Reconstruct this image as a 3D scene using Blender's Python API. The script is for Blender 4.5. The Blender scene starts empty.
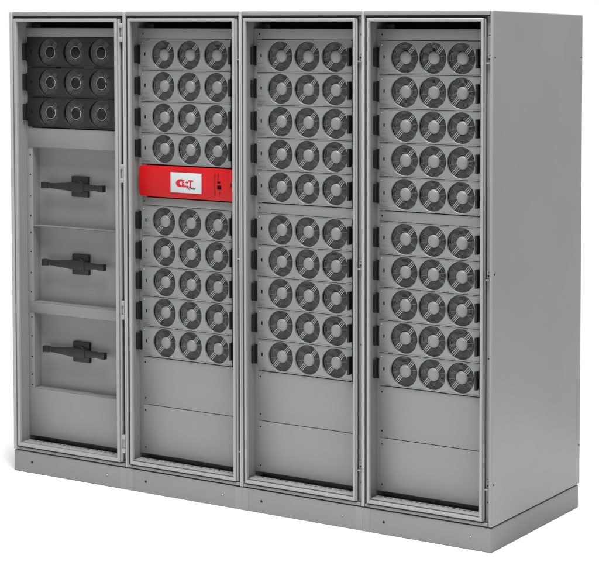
import bpy, bmesh, math, random
from mathutils import Vector, Matrix
random.seed(7)
PI = math.pi
scene = bpy.context.scene
WTOP, PW = 0.12, 1050
COL = scene.collection

# ------------------------------------------------------------------ materials
def mat(name, base, rough=0.5, metal=0.0, grain=0.0, bump=0.0, scale=60.0, spec=0.5, coat=0.0):
    m = bpy.data.materials.new(name); m.use_nodes = True
    nt = m.node_tree; b = nt.nodes['Principled BSDF']
    b.inputs['Roughness'].default_value = rough
    b.inputs['Metallic'].default_value = metal
    b.inputs['Specular IOR Level'].default_value = spec
    b.inputs['Coat Weight'].default_value = coat
    tc = nt.nodes.new('ShaderNodeTexCoord')
    n = nt.nodes.new('ShaderNodeTexNoise'); n.inputs['Scale'].default_value = scale; n.inputs['Detail'].default_value = 5
    nt.links.new(tc.outputs['Object'], n.inputs['Vector'])
    r = nt.nodes.new('ShaderNodeValToRGB')
    lo = [c * (1 - grain) for c in base]; hi = [min(1, c * (1 + grain)) for c in base]
    r.color_ramp.elements[0].position = 0.3; r.color_ramp.elements[1].position = 0.7
    r.color_ramp.elements[0].color = (*lo, 1); r.color_ramp.elements[1].color = (*hi, 1)
    nt.links.new(n.outputs['Fac'], r.inputs['Fac']); nt.links.new(r.outputs['Color'], b.inputs['Base Color'])
    mr = nt.nodes.new('ShaderNodeMath'); mr.operation = 'MULTIPLY_ADD'
    mr.inputs[1].default_value = 0.12; mr.inputs[2].default_value = rough - 0.06
    n2 = nt.nodes.new('ShaderNodeTexNoise'); n2.inputs['Scale'].default_value = 4.0; n2.inputs['Detail'].default_value = 4
    nt.links.new(tc.outputs['Object'], n2.inputs['Vector'])
    nt.links.new(n2.outputs['Fac'], mr.inputs[0]); nt.links.new(mr.outputs[0], b.inputs['Roughness'])
    if bump:
        n3 = nt.nodes.new('ShaderNodeTexNoise'); n3.inputs['Scale'].default_value = 700.0
        nt.links.new(tc.outputs['Object'], n3.inputs['Vector'])
        bp = nt.nodes.new('ShaderNodeBump'); bp.inputs['Strength'].default_value = bump; bp.inputs['Distance'].default_value = 0.0006
        nt.links.new(n3.outputs['Fac'], bp.inputs['Height']); nt.links.new(bp.outputs['Normal'], b.inputs['Normal'])
    return m

M = {}
M['paint'] = mat('grey_powder_coat', (0.174, 0.181, 0.173), 0.42, 0, 0.03, 0.12, 3.0, 0.45)
M['plinth'] = mat('plinth_coat', (0.153, 0.157, 0.152), 0.45, 0, 0.04, 0.12, 3.0, 0.4)
M['plinthend'] = mat('plinth_highlight_coat', (0.164, 0.169, 0.163), 0.42, 0, 0.04, 0.12, 3.0, 0.4)  # plinth coat lightened for the soft highlight at the seams
M['back'] = mat('fan_cavity', (0.020, 0.0205, 0.0205), 0.6, 0, 0.1, 0.0, spec=0.2)
M['ring'] = mat('hub_ring', (0.38, 0.38, 0.35), 0.4, 0.2, 0.3, 0.0, 90.0)
M['post'] = mat('lit_post_coat', (0.262, 0.270, 0.260), 0.42, 0, 0.03, 0.12, 3.0, 0.45)  # same grey coat, lightened where the front edges catch more light
M['gapshade'] = mat('door_gap_shade', (0.022, 0.0225, 0.022), 0.7, 0, 0.1, 0.0, spec=0.2)  # shade of the door gaps, put into the colour
M['blank'] = mat('blank_panel_coat', (0.159, 0.164, 0.158), 0.40, 0, 0.03, 0.10, 3.0, 0.4)
M['frame'] = mat('grey_frame_coat', (0.215, 0.221, 0.214), 0.38, 0, 0.03, 0.12, 3.0, 0.45)
M['sheet'] = mat('inner_sheet_coat', (0.146, 0.150, 0.145), 0.40, 0, 0.03, 0.10, 3.0, 0.4)
M['module'] = mat('module_face_coat', (0.150, 0.158, 0.157), 0.34, 0.10, 0.04, 0.10, 5.0, 0.4)
M['hub'] = mat('fan_hub_coat', (0.148, 0.153, 0.151), 0.50, 0.05, 0.02, 0.0)
M['bar'] = mat('bright_wire', (0.21, 0.215, 0.21), 0.35, 0.2, 0.05, 0.0)
M['wire'] = mat('dull_wire', (0.115, 0.117, 0.117), 0.4, 0.2, 0.1, 0.0)
M['blade'] = mat('fan_blade_plastic', (0.050, 0.051, 0.051), 0.42, 0, 0.15, 0.0)
M['black'] = mat('black_plastic', (0.0070, 0.0070, 0.0073), 0.50, 0, 0.1, 0.15, spec=0.30)
M['dark'] = mat('dark_module_coat', (0.0095, 0.0097, 0.0100), 0.48, 0, 0.08, 0.12, spec=0.25)
M['darkwire'] = mat('dark_module_wire', (0.076, 0.076, 0.072), 0.4, 0.1, 0.1, 0.0, spec=0.3)
M['darkhub'] = mat('dark_fan_hub', (0.007, 0.007, 0.0068), 0.6, 0, 0.1, 0.0, spec=0.15)
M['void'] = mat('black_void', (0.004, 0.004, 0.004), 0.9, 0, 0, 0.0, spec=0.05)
M['red'] = mat('red_coat', (0.345, 0.0050, 0.0068), 0.40, 0, 0.03, 0.10, spec=0.18)
M['redmark'] = mat('dull_red_mark', (0.17, 0.004, 0.006), 0.5, spec=0.2)
M['screen'] = mat('white_screen', (0.37, 0.385, 0.388), 0.35, 0, 0.03)
M['grille'] = mat('zinc_plate', (0.22, 0.222, 0.215), 0.45, 0.1, 0.10, 0.1, 40.0)
M['ink'] = mat('logo_black', (0.02, 0.02, 0.02), 0.6, spec=0.2)
M['logored'] = mat('logo_red', (0.36, 0.007, 0.015), 0.5, spec=0.2)
M['steel'] = mat('bolt_steel', (0.40, 0.40, 0.39), 0.3, 0.5)
M['ground'] = mat('white_ground', (0.96, 0.96, 0.96), 0.9, 0, 0.0, spec=0.0)

# ------------------------------------------------------------------ mesh helpers
def box(bm, x0, x1, y0, y1, z0, z1, bev=0.0, mi=0, seg=2):
    t = bmesh.new()
    v = [t.verts.new((x, y, z)) for x in (x0, x1) for y in (y0, y1) for z in (z0, z1)]
    for f in ((0,1,3,2),(4,6,7,5),(0,4,5,1),(2,3,7,6),(0,2,6,4),(1,5,7,3)):
        t.faces.new([v[i] for i in f])
    if bev:
        bmesh.ops.bevel(t, geom=t.edges[:], offset=bev, segments=seg, profile=0.5, affect='EDGES')
    bmesh.ops.recalc_face_normals(t, faces=t.faces[:])
    for f in t.faces: f.material_index = mi
    merge(bm, t)

def merge(bm, t):
    me = bpy.data.meshes.new('tmp'); t.to_mesh(me); t.free(); bm.from_mesh(me); bpy.data.meshes.remove(me)

def cyl(bm, c, r, y0, y1, n=20, mi=0, bev=0.0, r2=None):
    """cylinder along y, centre (x, z)"""
    t = bmesh.new(); r2 = r if r2 is None else r2
    a = [t.verts.new((c[0]+r*math.cos(2*PI*i/n), y0, c[1]+r*math.sin(2*PI*i/n))) for i in range(n)]
    b = [t.verts.new((c[0]+r2*math.cos(2*PI*i/n), y1, c[1]+r2*math.sin(2*PI*i/n))) for i in range(n)]
    t.faces.new(a); t.faces.new(list(reversed(b)))
    for i in range(n): t.faces.new((a[i], b[i], b[(i+1)%n], a[(i+1)%n]))
    if bev:
        bmesh.ops.bevel(t, geom=[e for e in t.edges if all(abs(v.co.y-y0)<1e-6 for v in e.verts)], offset=bev, segments=3, profile=0.5, affect='EDGES')
    bmesh.ops.recalc_face_normals(t, faces=t.faces[:])
    for f in t.faces: f.material_index = mi
    merge(bm, t)

def torus(bm, R, r, y, n=48, k=6, mi=0):
    rings = []
    for i in range(n):
        a = 2*PI*i/n
        rings.append([bm.verts.new(((R+r*math.cos(2*PI*j/k))*math.cos(a), y+r*math.sin(2*PI*j/k), (R+r*math.cos(2*PI*j/k))*math.sin(a))) for j in range(k)])
    for i in range(n):
        for j in range(k):
            f = bm.faces.new((rings[i][j], rings[(i+1)%n][j], rings[(i+1)%n][(j+1)%k], rings[i][(j+1)%k])); f.material_index = mi

def frame_ring(bm, x0, x1, z0, z1, w, y0, y1, bev):
    """rectangular ring with mitred corners, bar width w inwards from the outer rectangle"""
    t = bmesh.new()
    O = [(x0,z0),(x1,z0),(x1,z1),(x0,z1)]; I = [(x0+w,z0+w),(x1-w,z0+w),(x1-w,z1-w),(x0+w,z1-w)]
    g = lambda P, y: [t.verts.new((p[0], y, p[1])) for p in P]
    of, inf, ob, ib = g(O,y0), g(I,y0), g(O,y1), g(I,y1)
    for i in range(4):
        j = (i+1)%4
        t.faces.new((of[i],of[j],inf[j],inf[i])); t.faces.new((ob[i],ib[i],ib[j],ob[j]))
        t.faces.new((of[i],ob[i],ob[j],of[j])); t.faces.new((inf[i],inf[j],ib[j],ib[i]))
    bmesh.ops.recalc_face_normals(t, faces=t.faces[:])
    ed = [e for e in t.edges if all(abs(v.co.y-y0) < 1e-6 for v in e.verts) and (abs(e.verts[0].co.x-e.verts[1].co.x)<1e-6 or abs(e.verts[0].co.z-e.verts[1].co.z)<1e-6)]
    bmesh.ops.bevel(t, geom=ed, offset=bev, segments=4, profile=0.5, affect='EDGES')
    merge(bm, t)

def mesh_of(name, bm, mats, smooth=True):
    me = bpy.data.meshes.new(name)
    bm.to_mesh(me); bm.free()
    for m in (mats if isinstance(mats, (list, tuple)) else [mats]): me.materials.append(m)
    if smooth:
        for p in me.polygons: p.use_smooth = True
        me.set_sharp_from_angle(angle=math.radians(32))
    return me

def link(name, me, parent=None, loc=(0,0,0)):
    o = bpy.data.objects.new(name, me); COL.objects.link(o); o.location = loc
    if parent: o.parent = parent
    return o

def obj(name, bm, mats, parent=None, loc=(0,0,0)):
    return link(name, mesh_of(name, bm, mats), parent, loc)

def thing(name, label, cat, loc, group=None):
    o = bpy.data.objects.new(name, None); COL.objects.link(o); o.location = loc
    o.empty_display_size = 0.05
    o['label'] = label; o['category'] = cat
    if group: o['group'] = group
    return o

# ------------------------------------------------------------------ dimensions (metres)
EDGE = [0.0, 0.6467, 1.2472, 1.8302, 2.4000]       # cabinet boundaries along the row
TOP, BACK, PL = 2.0580, 0.800, 0.0955              # cabinet height, depth, plinth height
FY = 0.070                                         # plane of the module faces behind the door frames
FL = [0.043, 0.032, 0.0275, 0.0310]                # opening: left edge in each cabinet
FR = [0.5925, 0.5600, 0.5374, 0.5165]              # opening: right edge
OZ0, OZ1 = 0.1360, 2.0095
HX = [0.0400, 0.0243, 0.0252, 0.0262]               # left and right handles of the modules
HR = [0.5535, 0.5115, 0.4865, 0.4745]
FANX = [(0.1701, 0.3144, 0.4587), (0.1556, 0.2917, 0.4305), (0.1506, 0.2809, 0.4117), (0.1485, 0.2735, 0.3986)]   # fan centres
FO = [0.6205, 0.5812, 0.5525, 0.5335]              # door frame: outer right edge

# ------------------------------------------------------------------ setting
bm = bmesh.new()
v = [bm.verts.new(p) for p in ((-1.3,-4.2,0),(5.6,-4.2,0),(5.6,1.7,0),(-1.3,1.7,0))]; bm.faces.new(v)
g = obj('ground', bm, M['ground']); g['kind'] = 'structure'; g['label'] = 'seamless white floor under the grey cabinets'

# ------------------------------------------------------------------ cabinets
CAB_LABEL = [
 'leftmost grey cabinet with dark fan modules above three black switch handles',
 'grey cabinet holding the red control unit between its fan modules',
 'third grey cabinet, with ten fan modules, just right of the one holding the red unit',
 'rightmost grey cabinet, its broad plain side panel facing the viewer']

def bolt_mesh():
    bm = bmesh.new()
    cyl(bm, (0,0), 0.0052, -0.0006, 0.004, 16, 0)
    cyl(bm, (0,0), 0.0036, -0.0014, -0.0005, 6, 1)
    return mesh_of('bolt', bm, [M['void'], M['black']])
def bolt_bright_mesh():
    bm = bmesh.new()
    cyl(bm, (0,0), 0.0050, -0.0006, 0.004, 16, 0)
    cyl(bm, (0.0015,0.0006), 0.0036, -0.0030, -0.0005, 12, 1, 0.001)
    return mesh_of('bolt', bm, [M['black'], M['steel']])
BOLT, BOLT2 = bolt_mesh(), bolt_bright_mesh()

def hinge_mesh():
    bm = bmesh.new()
    for z in (-0.034, 0.026): box(bm, -0.0085, 0.0085, -0.004, 0.018, z-0.010, z+0.010, 0.0025, 0)
    box(bm, -0.0050, 0.0010, 0.004, 0.016, -0.026, 0.018, 0.001, 0)
    box(bm, 0.0030, 0.0065, 0.001, 0.016, -0.026, 0.018, 0.001, 0)
    return mesh_of('hinge', bm, [M['frame']])
HINGE = hinge_mesh()
def latch_mesh():
    bm = bmesh.new()
    box(bm, -0.0065, 0.0065, 0.0150, 0.020, -0.020, 0.012, 0.0015, 0)
    box(bm, -0.0080, 0.0080, 0.004, 0.020, -0.026, -0.021, 0.0012, 0)
    cyl(bm, (0.0015, -0.009), 0.0042, 0.0140, 0.018, 12, 1)
    cyl(bm, (0.0035, 0.005), 0.0030, 0.0140, 0.018, 10, 1)
    return mesh_of('latch', bm, [M['paint'], M['black']])
LATCH = latch_mesh()

def hole(bm, x, z, y, r=0.0030, mi=1):
    cyl(bm, (x, z), r, y-0.0005, y+0.002, 10, mi)

def make_cabinet(i):
    W = EDGE[i+1]-EDGE[i]; s = W/0.6
    root = thing('equipment_cabinet', CAB_LABEL[i], 'cabinet', (EDGE[i], 0, 0), 'grey cabinets in the row')
    fl, fr, fo = FL[i], FR[i], FO[i]
    lw = 0.0180 if i == 0 else 0.0065                      # visible width of the left post
    rw = 0.0157 if i == 3 else 0.0080
    zb = PL+0.003
    # side panels (the top edge falls slightly to the back)
    def side(x0, x1, r):
        t = bmesh.new()
        zt = TOP
        p = [(0.0, zb), (BACK, zb), (BACK, zt-0.019), (0.0, zt)]
        a = [t.verts.new((x0, y, z)) for y, z in p]; b = [t.verts.new((x1, y, z)) for y, z in p]
        t.faces.new(a); t.faces.new(b)
        for k in range(4): t.faces.new((a[k], a[(k+1)%4], b[(k+1)%4], b[k]))
        bmesh.ops.recalc_face_normals(t, faces=t.faces[:])
        bmesh.ops.bevel(t, geom=t.edges[:], offset=r, segments=4, profile=0.5, affect='EDGES')
        return t
    sp = side(0.0006, lw, 0.0028)
    obj('side_panel', sp, [M['post'], M['void']], root)
    sp = side(W-rw, W-0.0006, 0.0055 if i == 3 else 0.0026)
    if i == 3:
        for y, z in ((0.0145, 1.8805), (0.7860, 1.866), (0.0155, 1.0630), (0.0170, 0.2600), (0.786, 0.262)):
            t = bmesh.new(); cyl(t, (0,0), 0.0042, -0.0004, 0.003, 12, 1)
            bmesh.ops.rotate(t, cent=(0,0,0), matrix=Matrix.Rotation(PI/2, 3, 'Z'), verts=t.verts[:])
            bmesh.ops.translate(t, vec=(W-0.0006, y, z), verts=t.verts[:]); merge(sp, t)
    obj('side_panel', sp, [M['paint' if i == 3 else 'post'], M['void']], root)
    # roof: front lip and cover
    bm = bmesh.new()
    box(bm, lw+0.0006, W-rw-0.0006, 0.001, 0.030, 2.0395, TOP-0.0006, 0.0016)
    obj('roof_lip', bm, M['paint'], root)
    bm = bmesh.new()
    t = bmesh.new()
    P = [(0.031, TOP-0.016, TOP-0.004), (BACK-0.004, TOP-0.034, TOP-0.022)]
    vs = [t.verts.new((x, y, z)) for x in (lw+0.001, W-rw-0.001) for (y, z0, z1) in P for z in (z0, z1)]
    for f in ((0,1,3,2),(4,6,7,5),(0,4,5,1),(2,3,7,6),(0,2,6,4),(1,5,7,3)): t.faces.new([vs[k] for k in f])
    bmesh.ops.recalc_face_normals(t, faces=t.faces[:]); merge(bm, t)
    obj('roof', bm, M['paint'], root)
    bm = bmesh.new(); box(bm, lw+0.001, W-rw-0.001, BACK-0.012, BACK-0.002, zb+0.002, TOP-0.036, 0.001)
    obj('back_panel', bm, M['paint'], root)
    # inner frame post behind the door frame (closes the gaps round the door)
    bm = bmesh.new()
    ti = 0.0009
    box(bm, lw+ti, min(fl-0.006, HX[i]-0.0085)-0.0034, 0.0460, 0.062, zb+0.014, 2.036, 0.001)                     # left
    box(bm, fr+0.004, W-rw-ti, 0.020, 0.060, zb+0.014, 2.036, 0.001)                    # right
    box(bm, fl+0.0045, fr+0.003, 0.026, 0.058, 2.0150, 2.0360, 0.001, 1)                # top, coloured black for the shade there
    obj('inner_frame', bm, [M['paint'], M['void']], root)
    # door frame (open, no glass)
    bm = bmesh.new(); bw = 0.0125
    if i == 0: bw = 0.0165
    lx = fl-bw
    frame_ring(bm, fl-bw, fr+bw, OZ0-0.0195, OZ1+0.0185, min(bw, 0.0125) if i else 0.0150, -0.0035, 0.0110, 0.0042)
    box(bm, fr+bw+0.0016, fo, 0.0030, 0.018, OZ0-0.0185, OZ1+0.0175, 0.0022)             # outer flange on the hinge side
    obj('door_frame', bm, M['frame'], root)
    bm = bmesh.new()                                                                   # dark strips standing in for the shade in the door gaps
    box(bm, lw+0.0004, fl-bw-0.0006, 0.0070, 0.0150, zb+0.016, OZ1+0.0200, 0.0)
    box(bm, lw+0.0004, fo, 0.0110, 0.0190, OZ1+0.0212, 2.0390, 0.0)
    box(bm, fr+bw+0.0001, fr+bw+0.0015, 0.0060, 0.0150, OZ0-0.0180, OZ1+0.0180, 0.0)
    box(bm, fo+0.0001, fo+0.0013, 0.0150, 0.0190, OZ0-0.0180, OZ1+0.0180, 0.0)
    obj('gap_shade_strip', bm, M['gapshade'], root)
    # base sill under the door frame
    bm = bmesh.new()
    box(bm, lw+ti, W-rw-ti, 0.0035, 0.060, zb+0.0005, zb+0.0125, 0.0030)
    for cx in (lw+0.009, W-rw-0.014):
        box(bm, cx-0.007, cx+0.011, -0.0005, 0.012, zb+0.0015, zb+0.0150, 0.0040, 0, 3)
    obj('base_sill', bm, M['sheet'], root)
    # plinth
    x1 = W-0.0032 if i == 3 else W
    pl = bmesh.new()
    box(pl, 0.0014 if i == 0 else 0.0003, x1-0.0003, 0.0022, BACK-0.0080, 0.0004, PL-0.001, 0.0040 if i in (0, 3) else 0.0006, 0, 4)
    plinth = obj('plinth', pl, M['plinth'], root)
    for (a, b, kind) in ((0.0002 if i else 0.0012, 0.0330*s, 'l'), (x1-0.0360*s, x1-(0.0002 if i < 3 else 0), 'r')):
        for (ya, yb) in ((0.0016, 0.040), (BACK-0.046, BACK-0.006)):
            outer = (i == 0 and kind == 'l') or (i == 3 and kind == 'r')
            if ya > 0.1 or outer: continue
            cb = bmesh.new()
            box(cb, a, b, ya, yb, 0.0002, PL-0.0008, 0.0070 if outer else 0.0004, 0, 4)
            obj('corner_block', cb, M['plinth'] if outer else M['plinthend'], plinth)
    link('bolt', BOLT, plinth, (0.100*s if i else 0.1062, 0.0021, 0.0500))
    link('bolt', BOLT2, plinth, (W-0.098*s if i else 0.5344, 0.0021, 0.0505))
    # mounting rails: inner wall + flange with fixing holes
    wl = fl+0.0042 - 0.004
    for side_ in ('l', 'r'):
        bm = bmesh.new()
        if side_ == 'l':
            wx = min(fl-0.006, HX[i]-0.0085)
            box(bm, wx-0.003, wx, 0.0605, 0.40, 0.115, 2.012, 0.0)
            box(bm, wx-0.003, wx-0.0004, 0.0206, 0.0600, 0.115, 2.012, 0.0)
            box(bm, wx+0.0002, (0.0655 if i == 0 else fl+0.030), FY+0.0030, FY+0.0050, 0.152, 1.987, 0.0005)
            hx = 0.0520 if i == 0 else fl+0.0215
            zs = [1.955]
            if i == 0: zs += [1.463,1.420,1.333,1.235,1.147,1.071,0.985,0.890,0.803,0.722,0.690,0.603,0.510,0.430,0.383,0.349,0.183]
            else: zs += [1.2505,0.550,0.392,0.345,0.178]
            for z in zs: hole(bm, hx, z, FY+0.0030 if i == 0 else FY+0.0018, 0.0034)
        else:
            box(bm, fr+0.003, fr+0.007, 0.0605, 0.40, 0.115, 2.012, 0.0)
            box(bm, fr-0.012, fr+0.0028, FY+0.0030, FY+0.0050, 0.152, 1.987, 0.0005)
        obj('mounting_rail', bm, [M['paint'], M['void']], root)
    # top strip, blank covers
    px0, px1 = 0.038*s+0.001, fr-0.010
    def cover(name, z0, z1, holes=True):
        bm = bmesh.new()
        box(bm, px0, px1, FY, FY+0.0028, z0, z1, 0.0009)
        if holes and i:
            for z in ([(z0+z1)/2] if z1-z0 < 0.08 else [z0+0.026, z1-0.024]): hole(bm, px0+0.010, z, FY, 0.0034)
        return obj(name, bm, [M['blank' if name == 'blank_panel' else 'sheet'], M['void']], root)
    cover('cover_strip', 1.9470 if i == 0 else 1.9430, 1.9860)
    bm = bmesh.new(); box(bm, fl+0.002, fr+0.0025, 0.118, 0.130, 1.915, 2.0300, 0.0)     # black sheet added so the gap high inside reads as shade
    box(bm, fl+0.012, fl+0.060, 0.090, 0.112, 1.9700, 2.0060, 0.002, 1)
    obj('shade_backing', bm, [M['void'], M['black']], root)
    if i == 0:
        cover('cover_strip', 1.4560, 1.5415)
        cover('cover_strip', 0.7110, 0.7590)
        cover('blank_panel', 0.1540, 0.3695)
        for zt_, zb_, pz in ((1.4550, 1.1030, 1.2865), (1.1010, 0.7600, 0.9415), (0.7100, 0.3705, 0.5510)):
            bm = bmesh.new(); by = FY+0.046; bx0, bx1 = 0.0672, 0.5890
            box(bm, bx0, bx1, by, by+0.003, zb_, zt_, 0.0)                                # back
            box(bm, bx0-0.0016, bx0-0.0002, FY+0.0052, by, zb_, zt_, 0.0)                 # left wall
            box(bm, bx1+0.0002, bx1+0.0016, FY+0.0052, by, zb_, zt_, 0.0)
            box(bm, bx0, bx1, FY+0.0005, by-0.0002, zt_-0.0012, zt_+0.0001, 0.0)          # top
            box(bm, bx0, bx1, FY+0.0005, by-0.0002, zb_-0.0001, zb_+0.0012, 0.0)          # floor ledge
            obj('switch_bay', bm, M['sheet'], root)
            make_switch(root, pz, by)
    else:
        cover('blank_panel', 0.3685, 0.5750)
        cover('blank_panel', 0.1540, 0.3660)
        if i >= 2: cover('cover_strip', 1.2310, 1.2715)
        else: cover('cover_strip', 1.2310, 1.2640)
    # perforated floor plate at the foot of the opening
    bm = bmesh.new()
    z = 0.1345
    box(bm, fl-0.0015, fr+0.0015, 0.0115, 0.0640, z-0.004, z, 0.0006)
    x = fl+0.020
    while x < fr-0.012:
        box(bm, x-0.0058, x+0.0058, 0.0490, 0.0545, z-0.001, z+0.0004, 0.0, 1); x += 0.0235
    box(bm, fl-0.004, fr+0.002, 0.0645, 0.13, 0.1200, 0.1225, 0.0, 2)
    box(bm, fl-0.004, fr+0.002, 0.1305, 0.1330, 0.1200, 0.30, 0.0, 2)
    obj('floor_grille', bm, [M['grille'], M['void'], M['wire']], root)
    # hinges / latches on the right recess
    rx = (fo+W-rw)/2
    if i == 0:
        for z in (1.972, 1.371, 0.783, 0.203): link('hinge', HINGE, root, (rx, 0, z))
    else:
        for z in (1.8830, 1.0655, 0.2640): link('latch', LATCH, root, (rx, 0, z))
        bm = bmesh.new()
        for z in (1.965, 0.740, 0.190): hole(bm, rx, z, 0.0200, 0.0032, 0)
        obj('fixing_hole', bm, M['void'], root)
    return root

def make_switch(root, z, by):
    """rotary switch: square base on the bay's back wall, lever lying level across it"""
    bm = bmesh.new(); cx = 0.3125
    box(bm, cx-0.047, cx+0.047, by-0.016, by-0.0002, z-0.046, z+0.046, 0.003)
    cyl(bm, (cx, z), 0.028, by-0.028, by-0.015, 24, 0, 0.003)
    base = obj('rotary_switch', bm, M['black'], root)
    bm = bmesh.new()
    y0, y1 = by-0.050, by-0.018
    def arm(x0, h0, x1, h1, ya, yb):
        t = bmesh.new()
        vs = [t.verts.new((x, y, z+k*h)) for x, h in ((x0, h0), (x1, h1)) for y in (ya, yb) for k in (-1, 1)]
        for f in ((0,1,3,2),(4,6,7,5),(0,4,5,1),(2,3,7,6),(0,2,6,4),(1,5,7,3)): t.faces.new([vs[k] for k in f])
        bmesh.ops.recalc_face_normals(t, faces=t.faces[:])
        bmesh.ops.bevel(t, geom=t.edges[:], offset=0.0022, segments=2, profile=0.5, affect='EDGES')
        merge(bm, t)
    L, Rr = 0.116, 0.468
    arm(cx-0.044, 0.0195, cx+0.044, 0.0195, y0+0.006, y1+0.002)        # hub block
    arm(cx-0.150, 0.0105, cx-0.040, 0.0185, y0+0.007, y1-0.004)      # tapering left arm
    arm(L+0.024, 0.0120, cx-0.146, 0.0105, y0+0.006, y1-0.006)
    arm(L, 0.0145, L+0.034, 0.0125, y0+0.002, y1-0.006)              # left grip end
    arm(cx+0.040, 0.0165, Rr-0.034, 0.0105, y0+0.008, y1-0.005)      # right arm
    arm(Rr-0.038, 0.0125, Rr, 0.0150, y0+0.002, y1-0.006)            # right grip end
    obj('lever', bm, M['black'], base)

for i in range(4): make_cabinet(i)

# ------------------------------------------------------------------ fan modules
R = 0.0605
def faceplate_mesh(s, h, dark, cxs):
    """front plate with three round fan openings, rolled top and bottom lips; origin at its lower left"""
    x0, x1 = 0.0, 0.467*s
    z0, z1 = 0.0010, h-0.0010; zc = (z0+z1)/2
    bm = bmesh.new()
    xs = [cxs[0]-(cxs[1]-cxs[0])/2, (cxs[0]+cxs[1])/2, (cxs[1]+cxs[2])/2, min(cxs[2]+(cxs[2]-cxs[1])/2, x1-0.001)]
    def quad(a, b, c, d): bm.faces.new([bm.verts.new(p) for p in (a, b, c, d)])
    for (qa, qb) in ((x0, xs[0]), (xs[3], x1)):
        for q in range(8):
            za, zd = z0+(z1-z0)*q/8, z0+(z1-z0)*(q+1)/8
            quad((qa,0,za),(qb,0,za),(qb,0,zd),(qa,0,zd))
    quad((x0,0,z0),(x0,0,z1),(x0,0.04,z1),(x0,0.04,z0)); quad((x1,0,z1),(x1,0,z0),(x1,0.04,z0),(x1,0.04,z1))
    quad((x0,0,z1),(x1,0,z1),(x1,0.04,z1),(x0,0.04,z1)); quad((x1,0,z0),(x0,0,z0),(x0,0.04,z0),(x1,0.04,z0))
    for k, cx in enumerate(cxs):
        xa, xb = xs[k], xs[k+1]
        ang = [2*PI*j/64 for j in range(64)] + [math.atan2(zz-zc, xx-cx) % (2*PI) for xx in (xa, xb) for zz in (z0, z1)]
        ang = sorted(set(round(a, 6) for a in ang))
        ci, cb, rim, pe = [], [], [], []
        for a in ang:
            c, sn = math.cos(a), math.sin(a)
            tx = ((xb if c > 0 else xa)-cx)/c if abs(c) > 1e-9 else 1e9
            tz = ((z1 if sn > 0 else z0)-zc)/sn if abs(sn) > 1e-9 else 1e9
            t = min(tx, tz)
            pe.append(bm.verts.new((cx+t*c, 0, zc+t*sn)))
            rim.append(bm.verts.new((cx+(R+0.0010)*c, 0, zc+(R+0.0010)*sn)))
            ci.append(bm.verts.new((cx+R*c, 0.0010, zc+R*sn)))
            cb.append(bm.verts.new((cx+R*c, 0.0100, zc+R*sn)))
        n = len(ang)
        for j in range(n):
            l = (j+1) % n
            bm.faces.new((pe[j], pe[l], rim[l], rim[j])); bm.faces.new((rim[j], rim[l], ci[l], ci[j])); bm.faces.new((ci[j], ci[l], cb[l], cb[j]))
    bmesh.ops.remove_doubles(bm, verts=bm.verts[:], dist=1e-5)
    bmesh.ops.recalc_face_normals(bm, faces=bm.faces[:])
    for v in bm.verts:                                                   # slightly cushioned front
        if v.co.y < 0.02: v.co.y -= 0.0050*(1-((v.co.z-zc)/(h/2))**2)
    box(bm, x0, x1, -0.0030, -0.0002, z0, z0+0.0042, 0.0012)
    box(bm, x0, x1, -0.0020, -0.0002, z1-0.0028, z1, 0.0008)
    # raised tray lines, screws and the small cut-out beside the handle
    box(bm, 0.0030, 0.0054, -0.0072, -0.0002, zc-0.040, zc+0.044, 0.0006)
    box(bm, 0.0056, 0.0430, -0.0045, 0.0002, z0+0.0165, z0+0.0187, 0.0006)
    box(bm, 0.0056, 0.0360, -0.0050, 0.0002, zc-0.0300, zc-0.0286, 0.0004)
    cyl(bm, (0.0100, zc+0.049), 0.0028, -0.0044, 0.0005, 12, 2, 0.0006)
    box(bm, 0.0205*s, 0.0205*s+0.0060, -0.0056, 0.001, zc-0.0045, zc+0.0085, 0.0, 1)
    return mesh_of('faceplate', bm, [M['dark'] if dark else M['module'], M['void'], M['dark'] if dark else M['steel']])

def handle_mesh():
    bm = bmesh.new(); h = 0.0365
    box(bm, -0.0052, 0.0052, -0.0250, -0.0035, -h, h, 0.0020)                  # grip
    box(bm, -0.0030, 0.0030, -0.0040, 0.0025, -h+0.002, h-0.002, 0.0006)       # foot
    box(bm, -0.0058, 0.0075, 0.0008, 0.0026, -h-0.004, h+0.004, 0.0006)        # ear
    return mesh_of('handle', bm, M['black'])
HANDLE = handle_mesh()

def shroud_mesh(dark):
    bm = bmesh.new(); n = 48; rr = R+0.0004
    a = [bm.verts.new((rr*math.cos(2*PI*j/n), 0.0102, rr*math.sin(2*PI*j/n))) for j in range(n)]
    b = [bm.verts.new((rr*math.cos(2*PI*j/n), 0.046, rr*math.sin(2*PI*j/n))) for j in range(n)]
    for j in range(n):
        f = bm.faces.new((a[j], b[j], b[(j+1)%n], a[(j+1)%n])); f.material_index = 0
    f = bm.faces.new(b); f.material_index = 1
    return mesh_of('fan', bm, [M['black'], M['void'] if dark else M['back']])
def blades_mesh():
    bm = bmesh.new(); nb = 7
    for k in range(nb):
        a0 = 2*PI*k/nb; grid = []
        for u in range(7):
            r = 0.022+(0.0575-0.022)*u/6; row = []
            for w in range(6):
                q = w/5; a = a0 + 0.75*q + 0.55*(u/6)**1.3
                row.append(bm.verts.new((r*math.cos(a), 0.016+0.020*q, r*math.sin(a))))
            grid.append(row)
        for u in range(6):
            for w in range(5): bm.faces.new((grid[u][w], grid[u+1][w], grid[u+1][w+1], grid[u][w+1]))
    cyl(bm, (0, 0), 0.0225, 0.0140, 0.040, 28)
    return mesh_of('blades', bm, M['blade'])
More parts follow.
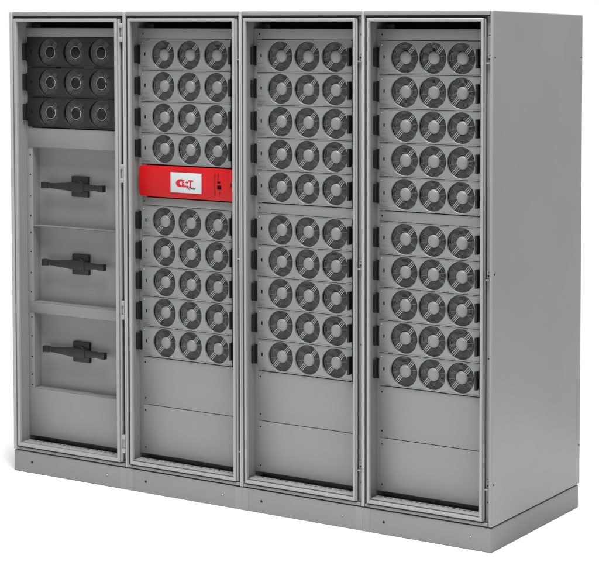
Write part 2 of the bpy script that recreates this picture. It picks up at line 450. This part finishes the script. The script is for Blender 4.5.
def hub_mesh(dark):
    bm = bmesh.new(); n = 36; prev = None; r0 = 0.0262
    prof = [(r0, 0.014), (r0, 0.0088)] + [(r0*math.cos(t)*0.985, 0.0088-0.0115*math.sin(t)) for t in [0.25*PI/2*x for x in (0.25, 0.6, 1.0, 1.5, 2.0, 2.5, 3.0, 3.5)]]
    for r, y in prof:
        ring = [bm.verts.new((r*math.cos(2*PI*j/n), y, r*math.sin(2*PI*j/n))) for j in range(n)]
        if prev:
            for j in range(n): bm.faces.new((prev[j], prev[(j+1)%n], ring[(j+1)%n], ring[j]))
        prev = ring
    bm.faces.new(prev)
    bmesh.ops.recalc_face_normals(bm, faces=bm.faces[:])
    if dark: torus(bm, r0+0.0006, 0.0012, 0.0082, 40, 6, 1)
    return mesh_of('hub', bm, [M['darkhub'], M['ring']] if dark else M['hub'])
def guard_mesh(dark):
    bm = bmesh.new()
    for r in ([0.0310,0.0345,0.0380,0.0415,0.0450,0.0485,0.0520,0.0555,0.0587] if dark else [0.0310, 0.0355, 0.0400, 0.0445, 0.0490, 0.0535, 0.0575]):
        torus(bm, r, 0.00095 if dark else 0.0008, 0.0098, 48, 5, 0)
    ang = PI*0.27
    for k in (-1, 0, 1):
        for sgn in (-1, 1):
            t = bmesh.new()
            off = k*0.0066; r_in = math.sqrt(0.0255**2-off**2); r_out = math.sqrt(0.0603**2-off**2)
            lo, hi = (r_in, r_out) if sgn > 0 else (-r_out, -r_in)
            box(t, lo, hi, 0.0064, 0.0092, off-0.0014, off+0.0014, 0.0, 1)
            bmesh.ops.rotate(t, cent=(0,0,0), matrix=Matrix.Rotation(-ang, 3, 'Y'), verts=t.verts[:])
            merge(bm, t)
    for a in (ang+PI/2+0.12, ang-PI/2+0.12, ang+PI/2+0.9, ang-PI/2+0.9):
        t = bmesh.new(); box(t, 0.026, 0.0600, 0.0085, 0.0100, -0.0007, 0.0007, 0.0, 0)
        bmesh.ops.rotate(t, cent=(0,0,0), matrix=Matrix.Rotation(-a, 3, 'Y'), verts=t.verts[:]); merge(bm, t)
    return mesh_of('guard', bm, [M['darkwire'], M['darkwire']] if dark else [M['wire'], M['bar']])

SHROUD = {d: shroud_mesh(d) for d in (0, 1)}; HUB = {d: hub_mesh(d) for d in (0, 1)}
GUARD = {d: guard_mesh(d) for d in (0, 1)}; BLADES = blades_mesh()

def make_module(i, z, h, label, dark=0):
    W = EDGE[i+1]-EDGE[i]; s = W/0.6
    grp = 'dark fan modules at the top of the left cabinet' if dark else 'grey fan modules racked in the cabinets'
    root = thing('fan_module', label, 'fan module', (EDGE[i]+0.038*s+(0.004 if i == 0 else 0), FY, z), grp)
    key = (i, round(h, 4), dark); ox = 0.038*s+(0.004 if i == 0 else 0)
    if key not in PLATES: PLATES[key] = faceplate_mesh(s, h, dark, [f-ox for f in FANX[i]])
    link('faceplate', PLATES[key], root)
    link('handle', HANDLE, root, (HX[i]-ox, 0, h/2))
    link('handle', HANDLE, root, (HR[i]-ox, 0, h/2))
    for f in FANX[i]:
        fan = link('fan', SHROUD[dark], root, (f-ox, 0, h/2))
        bl = link('blades', BLADES, fan); bl.rotation_euler = (0, random.uniform(0, 0.9), 0)
        link('hub', HUB[dark], fan); link('guard', GUARD[dark], fan)
    return root
PLATES = {}

P1, P2, T1, T2 = 0.1335, 0.1305, 1.9415, 1.2300
for k, lab in enumerate(('dark fan module directly under the top strip of the leftmost cabinet',
                         'dark fan module in the middle of the three in the leftmost cabinet',
                         'lowest dark fan module, just above the switch bays of the leftmost cabinet')):
    make_module(0, 1.9460-P1*(k+1), P1, lab, 1)
c = 'the cabinet with the red unit'
L2a = ['topmost grey fan module in '+c, 'second fan module from the top in '+c, 'third fan module from the top in '+c, 'grey fan module resting directly above the red control unit']
L2b = ['grey fan module first below the red control unit', 'second fan module below the red control unit', 'third fan module below the red control unit',
       'fourth fan module below the red control unit', 'lowest fan module above the blank panels in '+c]
for k in range(4): make_module(1, T1-P1*(k+1), P1, L2a[k])
for k in range(5): make_module(1, T2-P2*(k+1), P2, L2b[k])
for i, c in ((2, 'the cabinet right of the red unit'), (3, 'the rightmost cabinet')):
    la = ['topmost grey fan module in '+c, 'second fan module from the top in '+c, 'middle fan module of the upper five in '+c,
          'fourth fan module from the top in '+c, 'fan module just above the plain middle strip in '+c]
    lb = ['fan module just below the plain middle strip in '+c, 'second fan module below the plain middle strip in '+c, 'middle fan module of the lower five in '+c,
          'second fan module from the bottom in '+c, 'lowest fan module above the blank panels in '+c]
    for k in range(5): make_module(i, T1-P1*(k+1), P1, la[k])
    for k in range(5): make_module(i, T2-P2*(k+1), P2, lb[k])

# ------------------------------------------------------------------ red control unit
E1 = EDGE[1]
ru = thing('control_unit', 'red control unit with a white screen between the grey fan modules', 'control unit', (E1, FY, 1.2700))
H = 0.1330
bm = bmesh.new()
t = bmesh.new(); x0, x1, r = 0.0345, 0.5350, 0.014
pts = []
for (cx, cz, a0) in ((x1-0.004, H-0.004, 0), (x0+r, H-r, PI/2), (x0+r, r, PI), (x1-0.004, 0.004, 1.5*PI)):
    rr = r if cx < 0.2 else 0.004
    pts += [(cx+rr*math.cos(a0+PI/2*j/6), cz+rr*math.sin(a0+PI/2*j/6)) for j in range(7)]
a = [t.verts.new((x, -0.0150, z)) for x, z in pts]; b = [t.verts.new((x, 0.004, z)) for x, z in pts]
t.faces.new(a); t.faces.new(b)
for j in range(len(pts)): t.faces.new((a[j], a[(j+1)%len(pts)], b[(j+1)%len(pts)], b[j]))
bmesh.ops.recalc_face_normals(t, faces=t.faces[:])
bmesh.ops.bevel(t, geom=[e for e in t.edges if all(v.co.y < -0.012 for v in e.verts)], offset=0.0035, segments=4, profile=0.5, affect='EDGES')
for q in range(1, 12):
    bmesh.ops.bisect_plane(t, geom=t.verts[:]+t.edges[:]+t.faces[:], plane_co=(0, 0, H*q/12), plane_no=(0, 0, 1))
for v in t.verts:
    if v.co.y < -0.010: v.co.y -= 0.0065*(1-((v.co.z-H/2)/(H/2))**2)
merge(bm, t)
obj('faceplate', bm, M['red'], ru)
yf = -0.0210
bm = bmesh.new(); box(bm, 0.2080, 0.3690, yf-0.0030, yf-0.0001, 0.0250, 0.1100, 0.0012)
scr = obj('screen', bm, M['screen'], ru)
# logo on the screen: swept C, letters, small caption
def logo_poly(name, pts, m, parent, y):
    bm = bmesh.new()
    a = [bm.verts.new((x, y-0.0005, z)) for x, z in pts]; b = [bm.verts.new((x, y, z)) for x, z in pts]
    n = len(pts)
    for j in range(n-1):
        pass
    bm.faces.new(a); bm.faces.new(list(reversed(b)))
    for j in range(n): bm.faces.new((a[j], b[j], b[(j+1)%n], a[(j+1)%n]))
    bmesh.ops.recalc_face_normals(bm, faces=bm.faces[:])
    return obj(name, bm, m, parent)
ly = yf-0.0032
def LP(px, py): return (0.2080+(px-82)/455*0.161, 0.1100-(py-68)/325*0.085)
outer = [(258,172),(225,173),(195,184),(172,208),(163,238),(170,268),(187,291),(212,301),(345,303)]
inner = [(352,274),(245,272),(228,262),(218,247),(218,232),(224,218),(236,209),(258,206)]
logo_poly('logo_swoosh', [LP(*q) for q in outer+inner], M['logored'], scr, ly)
def text(name, body, px, py, size, m, shear, off, sx=1.0):
    cu = bpy.data.curves.new(name, 'FONT'); cu.body = body; cu.size = size; cu.shear = shear; cu.offset = off; cu.extrude = 0.0002
    tmp = bpy.data.objects.new(name, cu); COL.objects.link(tmp)
    me = bpy.data.meshes.new_from_object(tmp.evaluated_get(bpy.context.evaluated_depsgraph_get()))
    bpy.data.objects.remove(tmp); bpy.data.curves.remove(cu)
    me.materials.clear(); me.materials.append(m)
    o = link(name, me, scr)
    x, z = LP(px, py); o.location = (x, ly-0.0003, z); o.rotation_euler = (PI/2, 0, 0); o.scale = (sx, 1, 1)
text('logo_letter', 'E', 250, 266, 0.0290, M['logored'], 0.05, 0.0012, 0.95)
text('logo_letter', '+', 302, 262, 0.0290, M['logored'], 0.0, 0.0011)
text('logo_letter', 'T', 336, 299, 0.0430, M['logored'], 0.14, 0.0016, 0.95)
text('logo_caption', 'Power', 318, 333, 0.0190, M['ink'], 0.25, 0.0003, 0.95)
# keypad column right of the screen
bm = bmesh.new()
box(bm, 0.4320, 0.4378, yf-0.0012, yf-0.0001, 0.0200, 0.1130, 0.0005, 1)  # darker red strip, painted shading along the panel recess
for z, r in ((0.1110, 0.0030), (0.1020, 0.0034), (0.0910, 0.0030)): cyl(bm, (0.4530, z), r, yf-0.0016, yf, 14, 1)
box(bm, 0.4490, 0.4640, yf-0.0012, yf-0.0001, 0.0735, 0.0815, 0.0004, 0)
box(bm, 0.4490, 0.4690, yf-0.0014, yf-0.0001, 0.0480, 0.0650, 0.0006, 0)
cyl(bm, (0.4600, 0.0330), 0.0036, yf-0.0014, yf, 14, 1)
obj('keypad', bm, [M['void'], M['redmark']], ru)
bm = bmesh.new(); box(bm, 0.5170, 0.5240, yf-0.0040, yf-0.0001, 0.0600, 0.0760, 0.0012)
obj('lock_tab', bm, M['black'], ru)
bm = bmesh.new(); box(bm, 0.0310, 0.0345, -0.016, -0.004, 0.060, 0.068, 0.0005)
obj('release_clip', bm, M['steel'], ru)

# ------------------------------------------------------------------ light
w = bpy.data.worlds.new('World'); scene.world = w; w.use_nodes = True
nt = w.node_tree; bg = nt.nodes['Background']; bg.inputs['Strength'].default_value = 1.0
tc = nt.nodes.new('ShaderNodeTexCoord'); sx = nt.nodes.new('ShaderNodeSeparateXYZ'); cr = nt.nodes.new('ShaderNodeValToRGB')
nt.links.new(tc.outputs['Generated'], sx.inputs[0]); nt.links.new(sx.outputs['Z'], cr.inputs['Fac']); nt.links.new(cr.outputs['Color'], bg.inputs['Color'])
e = cr.color_ramp.elements                                  # white studio all round, dimmer overhead
e[0].position = 0.10; e[0].color = (1.02, 1.02, 1.02, 1)
e[1].position = 0.50; e[1].color = (WTOP, WTOP, WTOP, 1)
def area(name, loc, target, size, power):
    l = bpy.data.lights.new(name, 'AREA'); l.shape = 'SQUARE'; l.size = size; l.energy = power
    o = bpy.data.objects.new(name, l); COL.objects.link(o); o.location = loc
    o.rotation_euler = (Vector(target)-Vector(loc)).to_track_quat('-Z', 'Y').to_euler()
    return o
area('overhead_softbox', (2.0, -0.95, 6.2), (2.0, -0.80, 0), 3.5, PW)
area('rear_floor_fill', (1.2, 2.6, 6.0), (1.2, 1.6, 0), 2.0, 140)  # added fill, lifts the floor shadow behind and beside the cabinets

# ------------------------------------------------------------------ camera
cd = bpy.data.cameras.new('Camera'); cam = bpy.data.objects.new('Camera', cd); COL.objects.link(cam)
cam.location = (5.56011815, -6.19056298, 2.03845838)
cam.rotation_euler = (1.51342524, 0.00193481, 0.57635579)
cd.sensor_fit = 'HORIZONTAL'; cd.sensor_width = 36; cd.lens = 1851.3515/599*36
cd.shift_y = -(281-121.965)/599
cd.clip_end = 500; cd.clip_start = 0.05
scene.camera = cam
scene.view_settings.view_transform = 'Standard'; scene.view_settings.look = 'None'
scene.view_settings.exposure = 0; scene.view_settings.gamma = 1
